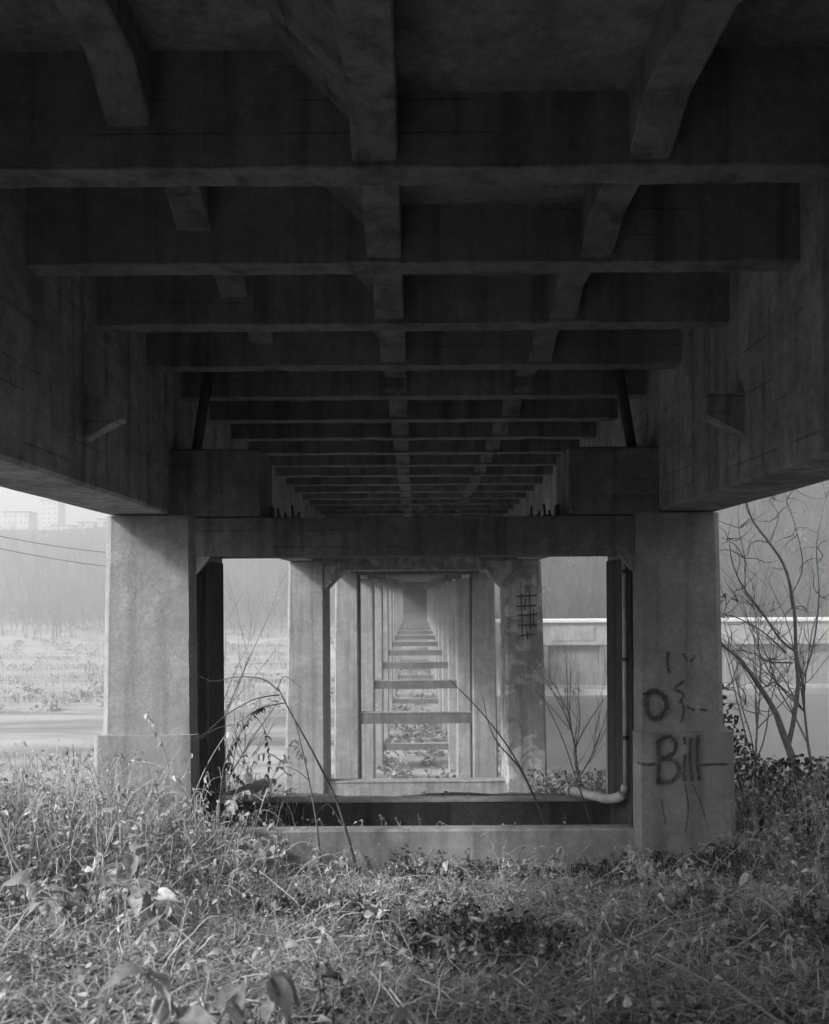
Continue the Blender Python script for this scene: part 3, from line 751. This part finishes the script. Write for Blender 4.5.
def weed(mb, ms, rng, x, y, H, nleaf, L):
    z = gz(x, y) - .02; a = rng.uniform(0, 6.28); ln = rng.uniform(.05, .5) * H
    pts = [Vector((x + cos(a) * ln * t * t, y + sin(a) * ln * t * t, z + H * t * (1 - .15 * t))) for t in (0, .33, .66, 1)]
    ms.tube(pts, [.005, .004, .003, .0015], 3, cap=False)
    for k in range(nleaf):
        t = rng.uniform(.2, 1); i = min(2, int(t * 3)); p = pts[i].lerp(pts[i + 1], t * 3 - i)
        put_leaf(mb, p, rng.uniform(0, 6.28), rng.uniform(-.8, .6), rng.uniform(-.8, .8), L * rng.uniform(.6, 1.3), L * rng.uniform(.3, .6), .3, rng.uniform(.1, .5))
n_ = 0
while n_ < 6000:
    x, y = region(rng); T = tall(x, y)
    if in_pier(x, y) or rng.random() > T * .7 + .2: continue
    weed(mb, ms, rng, x, y, T * rng.uniform(.4, 1.5), rng.randint(6, 14), rng.uniform(.022, .06) * (1 + .6 * (T > .35))); n_ += 1
for i in range(900):                                  # weeds on the bank behind the first pier
    y = rng.uniform(12.5, 24); x = rng.uniform(-.6, .6) * y
    mid_ = abs(x) < 0.17 * y
    if mid_ and rng.random() < .8: continue
    weed(mb, ms, rng, x, y, rng.uniform(.08, .2) if mid_ else rng.uniform(.2, .75), rng.randint(5, 10), rng.uniform(.06, .13))
tag(mb.build('weed_leaves', 'weed_leaf', fix=False), 'thick leafy undergrowth of weeds across the foreground', 'undergrowth', kind='stuff')
tag(ms.build('weed_stems', 'cane', fix=False), 'thin tangled weed stems rising from the foreground undergrowth', 'undergrowth', kind='stuff')
# thin dry canes and vine tangle
mb = MB(); ml = MB(); n_ = 0
while n_ < 3000:
    x, y = region(rng)
    if y < 4.2 or in_pier(x, y): continue
    T = tall(x, y)
    if rng.random() > T * 1.5 + .06: continue
    n_ += 1; z = gz(x, y); a = rng.uniform(0, 6.28); H = rng.uniform(.35, 1.5) * (T * 1.05 + .12); kind_ = rng.random()
    if kind_ < .45:                                   # looping vine
        rr_ = rng.uniform(.15, .8); e_ = rng.uniform(.45, .95)
        pts = [(x + cos(a) * rr_ * t + rng.uniform(-.02, .02), y + sin(a) * rr_ * .6 * t, z + H * sin(t * pi * e_) + rng.uniform(-.02, .02)) for t in [q / 6 for q in range(7)]]
    else:                                             # stiff dead stalk, often leaning, some broken over
        ln = rng.uniform(-.1, .7) * H; bk = rng.random() < .3
        pts = [(x + cos(a) * ln * t + rng.uniform(-.012, .012), y + sin(a) * ln * t, z + H * (t if not bk or t < .6 else .6 - (t - .6) * rng.uniform(.2, 1))) for t in [q / 5 for q in range(6)]]
    pts = smooth_path(pts, 2) if kind_ < .45 else pts
    mb.tube(pts, rng.uniform(.0015, .0042), 3, cap=False)
    for k in range(rng.randint(0, 5) if kind_ > .3 else rng.randint(1, 6)):
        p = Vector(pts[rng.randint(len(pts) // 3, len(pts) - 1)]); L = rng.uniform(.02, .075)
        put_leaf(ml, p, rng.uniform(0, 6.28), rng.uniform(-1.3, .5), rng.uniform(-1.2, 1.2), L, L * rng.uniform(.35, .8), rng.uniform(.2, .9), rng.uniform(.0, .7))
tag(mb.build('vine_tangle', 'pale_cane', fix=False), 'thin pale dead stalks and vines tangled through the weeds', 'vines', kind='stuff')
tag(ml.build('withered_leaves', 'withered', fix=False), 'withered pale leaves hanging on the dead stalks', 'leaves', kind='stuff')

mb = MB(); ms = MB(); n_ = 0
while n_ < 1700:                                      # darker low ivy and weeds in patches, mostly towards the right
    x, y = region(rng)
    if in_pier(x, y) or wob(x, y, .75, 12) + .34 * sstep(.5, 3.2, x) - .3 * sstep(.3, -1.5, x) - .12 < rng.uniform(0, .35): continue
    weed(mb, ms, rng, x, y, rng.uniform(.06, .28) + .35 * tall(x, y), rng.randint(5, 11), rng.uniform(.03, .075)); n_ += 1
mb.add(ms.v, ms.f)
tag(mb.build('dark_ground_cover', 'dark_leaf', fix=False), 'darker leafy ground cover in patches towards the right foreground', 'ground cover', kind='stuff')
# dark leafy ivy mound at the right
mb = MB()
for i in range(5200):
    y = rng.uniform(9.5, 13.8); x = rng.uniform(3.85, 6.6); z = gz(x, y)
    if in_pier(x, y): continue
    env = (1.35 * exp(-((x - 4.25) / .45) ** 2 - ((y - 12.9) / .9) ** 2) * 1.1 + .55 * sstep(3.9, 4.6, x))
    put_leaf(mb, Vector((x, y, z + rng.uniform(.0, 1) ** .8 * env)), rng.uniform(0, 6.28), rng.uniform(-1.1, .4), rng.uniform(-.8, .8), rng.uniform(.05, .12), rng.uniform(.035, .08), .3, .3)
tag(mb.build('ivy', 'dark_leaf', fix=False), 'dark ivy mounded beside the outer foot of the right column', 'ivy', kind='stuff')

# ------------------------------------------------------------------ plants one can point to
LEAF = []
def fine_leaf(L, w, fold, droop, curl, rg):
    """a leaf with a wavy margin, folded on its midrib and curling at the tip"""
    m2 = MB(); st = [0, .14, .32, .52, .72, .88, 1.0]; wd = [.05, .72, 1.0, .92, .62, .3, 0.01]; vs = []
    for x, k in zip(st, wd):
        z = -droop * L * x * x + curl * L * max(0, x - .5) ** 2; off = rg.uniform(-.04, .04) * w
        vs += [(x * L, -w / 2 * k * rg.uniform(.88, 1.1) + off, z + fold * w * .5 * k + rg.uniform(-.1, .1) * w * k), (x * L, off, z), (x * L, w / 2 * k * rg.uniform(.88, 1.1) + off, z + fold * w * .5 * k + rg.uniform(-.1, .1) * w * k)]
    fs = []
    for i in range(6): fs += [(3 * i, 3 * i + 3, 3 * i + 4, 3 * i + 1), (3 * i + 1, 3 * i + 4, 3 * i + 5, 3 * i + 2)]
    m2.add(vs, fs); m2.tube([(-.18 * L, 0, .03 * L), (-.05 * L, 0, 0), (.1 * L, 0, -.01 * L)], .0016, 3, cap=False)
    return m2
rgl = random.Random(77)
for L, w_, fo, dr, cu in ((.15, .085, .45, .35, .5), (.13, .045, .5, .6, .2), (.17, .10, .6, .3, -.6), (.10, .06, .4, .5, .4)):
    me = fine_leaf(L, w_, fo, dr, cu, rgl).mesh('leaf', 'pale_leaf'); me.polygons.foreach_set('use_smooth', [True] * len(me.polygons)); LEAF.append(me)
def leafy_plant(label, px, py, d, H, nst, nl, seed, kinds=(0, 1, 2, 3), sc_=1.0, spread=.5):
    rng = random.Random(seed); p = at(px, py, d); p.z = gz(p.x, p.y) - .02
    if d > .5: H *= 1.3; nl += 8; sc_ *= (1.0 if px < 300 else .78)
    t = thing('broad_leaf_weed', label, 'plant', p, 'broad-leaved weeds in the foreground')
    for s_ in range(nst):
        a = rng.uniform(0, 6.28); ln = rng.uniform(.15, spread) * H; h_ = H * rng.uniform(.65, 1.05)
        pts = [Vector((cos(a) * ln * q * q, sin(a) * ln * q * q, h_ * q * (1 - .2 * q))) for q in (0, .25, .5, .75, 1)]
        m2 = MB(); m2.tube(pts, [.008, .007, .006, .004, .002], 5, cap=False); m2.build('stem', 'pale_cane', t, True, fix=False)
        for k in range(nl):
            q = rng.uniform(.35, 1); i = min(3, int(q * 4)); pp = pts[i].lerp(pts[i + 1], q * 4 - i)
            o = link('leaf', LEAF[rng.choice(kinds)], t, pp, (rng.uniform(-.7, .7), rng.uniform(-.3, .9), rng.uniform(0, 6.28))); k_ = sc_ * rng.uniform(.6, 1.25); o.scale = (k_, k_, k_)
    return t
leafy_plant('tall pale-leaved weed in front of the left pedestal', 130, 830, .86, .75, 3, 6, 1)
leafy_plant('bright drooping-leaved weed in the thicket right of the left pedestal', 215, 850, .90, .62, 3, 6, 2, (1, 2))
leafy_plant('pale weed with broad leaves at the left edge of the picture', 52, 900, .72, .6, 3, 5, 3, (0, 2))
leafy_plant('weed with large washed-out leaves low in the left foreground', 108, 960, .60, .5, 2, 5, 4, (2, 0), 1.1)
leafy_plant('pale weed growing against the strut right of the left column', 285, 850, .95, .55, 3, 6, 5, (1, 0))
leafy_plant('small wilted weed with hanging pale leaf before the middle of the strut', 440, 880, .93, .42, 2, 5, 6, (1, 2), .8)
leafy_plant('loose weed with curled pale leaves left of the Bill column', 565, 880, .93, .45, 3, 5, 7, (3, 1), .9)
leafy_plant('clump of wilted pale leaves below the Bill column', 645, 900, .85, .5, 4, 6, 8, (2, 1), .9)
leafy_plant('pale leaf cluster in the dark ivy beyond the right pedestal', 757, 850, .98, .42, 4, 9, 9, (0, 3), .8)
leafy_plant('weed with hanging pale leaves low in the right foreground', 705, 960, .68, .45, 3, 5, 10, (2, 1), .9)
leafy_plant('grey-leaved weed near the bottom right corner', 765, 985, .62, .4, 3, 6, 11, (0, 3), .9)
leafy_plant('large blurred leaves close to the camera at the bottom left', 200, 1060, .31, .66, 3, 7, 12, (2, 0), .95)
leafy_plant('large blurred leaves close to the camera left of the bottom middle', 262, 1070, .29, .62, 2, 7, 13, (2, 0), .9)
leafy_plant('single blurred low weed close to the camera at the bottom middle', 345, 1085, .28, .50, 1, 4, 14, (2,), .8)
leafy_plant('pale-leaved weed in the middle of the left thicket', 60, 830, .84, .6, 3, 6, 15, (1, 3))
leafy_plant('short leafy weed between the strut and the bottom edge, left of centre', 205, 920, .70, .4, 2, 6, 16, (0, 3), .8)

leafy_plant('bright-leaved weed right at the foot of the left pedestal', 170, 845, .93, .6, 3, 6, 31, (0, 1))
leafy_plant('sprawling pale weed below the arching sapling', 330, 905, .86, .42, 3, 5, 32, (1, 3), .9)
leafy_plant('pale weed low at the left edge, under the broad-leaved one', 62, 985, .56, .45, 3, 5, 33, (0, 2), .9)
leafy_plant('pale weed in the thicket between the left edge and the left pedestal', 95, 870, .78, .6, 4, 6, 34, (1, 0))
leafy_plant('light leafy weed in the lower left foreground, right of the large-leaved one', 160, 985, .55, .42, 3, 5, 35, (2, 1), .9)
leafy_plant('upright pale weed standing before the strut, right of the middle', 500, 885, .92, .5, 3, 4, 36, (3, 1), .7)
leafy_plant('pale curled-leaf weed before the left part of the strut', 250, 880, .88, .5, 4, 6, 37, (1, 2), .9)

def cane_path(label, name, cat, paths, mat='cane', leaf_on=None, nleaf=0, seed=0, lk=(1, 3), ls=.8, group=None, lmat=None):
    """stems given by bearings and distances"""
    b0 = at(*paths[0][1][0]); b0.z = min(b0.z, gz(b0.x, b0.y))
    t = thing(name, label, cat, b0, group); rng = random.Random(seed)
    for j, (r, pts) in enumerate(paths):
        W = [at(*p) for p in pts]
        if j == 0: W[0].z = gz(W[0].x, W[0].y) - .05
        W = [Vector(p) - b0 for p in smooth_path([tuple(p) for p in W], 5)]
        n = len(W); m2 = MB(); m2.tube(W, [r * (1 - .75 * i / (n - 1)) for i in range(n)], 6, cap=False)
        m2.build('stem' if j == 0 else 'branch', mat, t, True, fix=False)
        for k in range(nleaf):
            i = rng.randint(n // 3, n - 1)
            o = link('leaf', LEAF[rng.choice(lk)], t, W[i], (rng.uniform(-.9, .9), rng.uniform(.2, 1.3), rng.uniform(0, 6.28))); s_ = ls * rng.uniform(.6, 1.2); o.scale = (s_, s_, s_)
            if lmat: o.material_slots[0].link = 'OBJECT'; o.material_slots[0].material = MATS[lmat]
    return t
SG = 'bare saplings and canes around the first pier'
cane_path('dark bare sapling arching left before the opening, forked at its bent top', 'sapling', 'sapling', [
    (.022, [(357, 895, .97), (350, 850, .97), (335, 800, .975), (312, 752, .98), (290, 712, .98), (277, 686, .98)]),
    (.010, [(278, 690, .98), (262, 678, .99), (235, 676, 1.0), (212, 680, 1.0), (195, 672, 1.0)]),
    (.009, [(279, 694, .98), (255, 698, .97), (228, 712, .96), (204, 732, .95), (185, 742, .94)]),
    (.007, [(277, 688, .98), (283, 676, .98), (292, 680, .98), (302, 688, .98)]),
    (.008, [(284, 702, .98), (258, 708, .96), (236, 722, .95), (214, 728, .95), (196, 740, .94)])], 'bark', group=SG)
cane_path('slender upright sapling just left of the arching one', 'sapling', 'sapling', [
    (.014, [(320, 885, .96), (316, 830, .96), (308, 780, .965), (298, 735, .97), (290, 705, .97)]),
    (.006, [(308, 780, .965), (296, 770, .96), (284, 766, .96), (272, 770, .95)])], 'cane', group=SG)
cane_path('dark bare sapling leaning left across the second pier column, with a side fork', 'sapling', 'sapling', [
    (.020, [(552, 860, 1.06), (545, 832, 1.06), (532, 795, 1.06), (510, 752, 1.06), (480, 712, 1.06), (449, 680, 1.06)]),
    (.014, [(534, 800, 1.06), (518, 768, 1.06), (498, 745, 1.06), (488, 725, 1.06), (482, 697, 1.06)])], 'bark', group=SG)
cane_path('thin dark sapling leaning left in front of the right gap', 'sapling', 'sapling', [
    (.013, [(597, 862, 1.02), (588, 820, 1.02), (575, 780, 1.02), (560, 735, 1.02), (540, 694, 1.02)])], 'bark', group=SG)
cane_path('leafy vine hanging in the left opening with small dark leaves', 'vine', 'vine', [
    (.010, [(215, 800, .97), (222, 770, .97), (238, 735, .97), (252, 712, .97), (262, 706, .97)]),
    (.006, [(238, 735, .97), (230, 745, .97), (228, 765, .97), (240, 780, .97)]),
    (.006, [(252, 712, .97), (264, 730, .97), (268, 760, .97), (262, 790, .97)])], 'cane', nleaf=34, seed=3, lmat='dark_leaf', lk=(1, 3), ls=.6)
cane_path('looping vine with pale hanging leaves right of the left column', 'vine', 'vine', [
    (.009, [(240, 860, .95), (262, 800, .95), (280, 760, .96), (292, 740, .96), (302, 756, .96)]),
    (.007, [(262, 800, .95), (245, 790, .95), (230, 800, .94), (222, 820, .94)]),
    (.007, [(280, 760, .96), (266, 752, .95), (252, 756, .95), (246, 772, .95)])], 'pale_cane', nleaf=22, seed=4, lk=(0, 1), ls=.8)
cane_path('arching bramble cane rising from the weeds across the left column', 'bramble', 'bramble', [
    (.010, [(205, 850, .93), (190, 800, .93), (168, 770, .93), (140, 760, .93), (118, 772, .93)]),
    (.007, [(190, 800, .93), (208, 760, .93), (232, 725, .93), (250, 715, .93)]),
    (.007, [(168, 770, .93), (160, 740, .93), (150, 718, .93), (146, 712, .93)])], 'pale_cane', nleaf=12, seed=5, lk=(1, 3), ls=.7)
cane_path('long thin bramble trailing low across the left foreground', 'bramble', 'bramble', [
    (.008, [(40, 850, .70), (110, 880, .70), (180, 902, .70), (240, 920, .70), (300, 950, .68)]),
    (.006, [(110, 900, .66), (130, 935, .64), (150, 975, .62), (160, 1010, .6)])], 'bark', nleaf=3, seed=6, lk=(3,), ls=.8)
cane_path('pale bare twig standing before the right edge of the strut', 'twig', 'twig', [
    (.008, [(640, 905, .9), (634, 880, .9), (625, 862, .9), (612, 850, .9)]), (.005, [(634, 880, .9), (645, 862, .9), (652, 850, .9)])], 'pale_cane')
cane_path('pale fallen stick lying in the grass right of centre', 'stick', 'stick', [
    (.012, [(560, 937, .75), (580, 938, .752), (606, 926, .78)])], 'pale_cane')
# dead stalk in the left gap
cane_path('single dark dead stalk standing in the left gap', 'stalk', 'stalk', [(.010, [(74, 800, 1.0), (73, 770, 1.0), (72, 742, 1.0)])], 'bark', nleaf=2, seed=8, lk=(3,), ls=.5)

# dark leafy shrub against the right column
rng = random.Random(41)
t = thing('leafy_shrub', 'tall dark leafy shrub against the outer edge of the right column', 'shrub', (4.35, 12.9, gz(4.35, 12.9)))
ml = MB()
for k in range(9):
    a = rng.uniform(0, 6.28); rr_ = rng.uniform(.1, .45); H = rng.uniform(.8, 1.6)
    pts = [Vector((cos(a) * rr_ * q * q + rng.uniform(-.02, .02), sin(a) * rr_ * q * q, H * q)) for q in (0, .2, .4, .6, .8, 1)]
    m2 = MB(); m2.tube(pts, [.012, .011, .009, .007, .005, .002], 5, cap=False); m2.build('stem', 'bark', t, True, fix=False)
    for j in range(150):
        q = rng.uniform(.1, 1); i = min(4, int(q * 5)); p = pts[i].lerp(pts[i + 1], q * 5 - i) + Vector((rng.gauss(0, .11), rng.gauss(0, .11), rng.gauss(0, .08)))
        put_leaf(ml, p, rng.uniform(0, 6.28), rng.uniform(-1.2, .4), rng.uniform(-.9, .9), rng.uniform(.04, .10), rng.uniform(.025, .06), .3, .3)
ml.build('foliage', 'dark_leaf', t, fix=False)
ml = MB()
for i in range(1700):
    y = rng.uniform(13.0, 17.5); x = rng.uniform(.125, .235) * y
    put_leaf(ml, Vector((x, y, gz(x, y) + rng.random() ** 2 * .42)), rng.uniform(0, 6.28), rng.uniform(-1, .5), rng.uniform(-.9, .9), rng.uniform(.03, .08), rng.uniform(.02, .05), .3, .3)
tag(ml.build('bank_ivy', 'brush', fix=False), 'leafy ivy on the bank seen through the right side of the opening', 'ivy', kind='stuff')
m2 = MB()
for i in range(420):
    x, y = region(rng)
    if in_pier(x, y): continue
    a = rng.uniform(0, 3.14); L = rng.uniform(.1, .55); q = []; dz = rng.uniform(0, .06)
    for k in range(4):
        xx, yy = x + cos(a) * L * k / 3 + rng.uniform(-.02, .02), y + sin(a) * L * k / 3; q.append((xx, yy, gz(xx, yy) + .02 + dz * k))
    m2.tube(q, rng.uniform(.002, .007), 4, cap=False)
tag(m2.build('fallen_twigs', 'pale_cane', fix=False), 'dead twigs lying about on the ground', 'twigs', kind='stuff')

# bare trees at the right
def bare_tree(label, px, d, h, seed, r0, n0=6, lean=(0, 0), levels=3, spread=.95, mat='bark', twist=.35, name='bare_tree'):
    p = at(px, 700, d); p.z = gz(p.x, p.y) - .1
    t = thing(name, label, 'tree' if name == 'bare_tree' else 'shrub', p, 'bare trees beyond the first pier')
    tr, li = tree_mesh(random.Random(seed), h, spread, levels, n0, r0, lean, twist)
    tr.build('trunk', mat, t, True, fix=False)
    for q in li: q.build('branch', mat, t, True, fix=False)
    return t
BT = [
    (.17, [(805, 800, 1.5), (792, 760, 1.5), (782, 732, 1.5), (775, 712, 1.5), (757, 690, 1.5), (738, 664, 1.5), (722, 645, 1.5), (706, 628, 1.5)]),
    (.10, [(788, 745, 1.5), (792, 720, 1.5), (799, 690, 1.5), (797, 655, 1.5), (792, 610, 1.5), (786, 570, 1.5), (770, 545, 1.5), (752, 520, 1.5), (744, 495, 1.5)]),
    (.07, [(797, 655, 1.5), (780, 640, 1.5), (762, 615, 1.5), (745, 590, 1.5), (735, 565, 1.5), (728, 540, 1.5)]),
    (.05, [(792, 665, 1.5), (770, 662, 1.5), (748, 656, 1.5), (728, 652, 1.5), (712, 640, 1.5)]),
    (.05, [(786, 655, 1.5), (766, 640, 1.5), (745, 624, 1.5), (724, 616, 1.5), (705, 618, 1.5)]),
    (.04, [(757, 690, 1.5), (766, 688, 1.5), (771, 676, 1.5), (774, 660, 1.5), (778, 640, 1.5), (775, 620, 1.5)]),
    (.05, [(799, 690, 1.5), (812, 650, 1.5), (822, 600, 1.5), (818, 550, 1.5), (826, 500, 1.5)]),
    (.035, [(790, 600, 1.5), (800, 570, 1.5), (796, 530, 1.5), (788, 500, 1.5), (790, 470, 1.5)]),
    (.03, [(745, 590, 1.5), (744, 560, 1.5), (740, 530, 1.5), (742, 500, 1.5)]),
    (.03, [(738, 664, 1.5), (732, 680, 1.5), (724, 690, 1.5), (715, 688, 1.5)]),
    (.03, [(775, 712, 1.5), (760, 716, 1.5), (745, 706, 1.5), (730, 705, 1.5)]),
    (.028, [(770, 545, 1.5), (776, 520, 1.5), (772, 500, 1.5), (768, 480, 1.5)]),
    (.025, [(762, 615, 1.5), (752, 608, 1.5), (738, 604, 1.5), (725, 596, 1.5)])]
rngb = random.Random(3); extra = []
for r, pts in BT[1:]:
    for k in range(13):
        i = rngb.randint(1, len(pts) - 1); p = pts[i]; a = rngb.uniform(0, 6.28); q = p; L = rngb.uniform(5, 14); path = [p]
        for s_ in range(3):
            a += rngb.uniform(-.9, .9); q = (q[0] + cos(a) * L, q[1] + sin(a) * L * .9 - 3, q[2] + rngb.uniform(-.02, .02)); path.append(q)
        extra.append((rngb.uniform(.006, .013), path))
cane_path('crooked bare tree with a leaning trunk beyond the right column', 'bare_tree', 'tree', [(r_ * (.44 if r_ > .09 else .36), [(x_ + rngb.uniform(-3, 3) * (i_ > 0), y_ + rngb.uniform(-3, 3) * (i_ > 0), d_) for i_, (x_, y_, d_) in enumerate(p_)]) for r_, p_ in BT] + extra, 'grey_bark', group='bare trees beyond the first pier')
bare_tree('bare many-stemmed bush in the gap beside the right column drain pipe', 586, 1.75, 3.6, 21, .028, 9, (-.15, 0), 2, .75, name='bare_bush')
bare_tree('thin bare bush in the gap beside the second pier right column', 562, 2.0, 3.8, 22, .025, 7, (.1, 0), 2, .7, name='bare_bush')
bare_tree('slim bare tree far right, behind the crooked tree', 812, 2.2, 7.5, 23, .045, 8, (-.08, 0), 3)
bare_tree('slim upright bare tree just right of the right column, on the lower bank', 745, 3.0, 10.5, 24, .055, 9, (0, 0), 3)
bare_tree('bare bush in the gap left of the second pier', 250, 1.7, 2.4, 25, .02, 8, (0, 0), 2, .8, name='bare_bush')
bare_tree('bare sapling bush seen low through the second pier opening, left', 400, 2.75, 2.2, 26, .018, 7, (-.1, 0), 2, .8, name='bare_bush')
bare_tree('bare sapling bush seen low through the second pier opening, right', 432, 2.8, 2.4, 27, .018, 7, (.1, 0), 2, .8, name='bare_bush')
bare_tree('bare tree on the near bank in the left opening behind the left column', 232, 4.2, 12, 28, .10, 8, (0, 0), 3)

# ------------------------------------------------------------------ haze
m, nt, out = _nt('haze_air'); g = G(nt)
pv = g.n('ShaderNodeVolumePrincipled'); pv.inputs['Color'].default_value = (0.9, 0.9, 0.9, 1); pv.inputs['Density'].default_value = 0.0022
pv.inputs['Anisotropy'].default_value = 0.2
nt.links.new(pv.outputs[0], out.inputs['Volume'])
mb = MB(); mb.box(-660, 660, -70, 720, -17.5, 95)
o = mb.build('haze', 'haze_air'); tag(o, 'thin pale haze filling the valley', 'haze', kind='stuff')
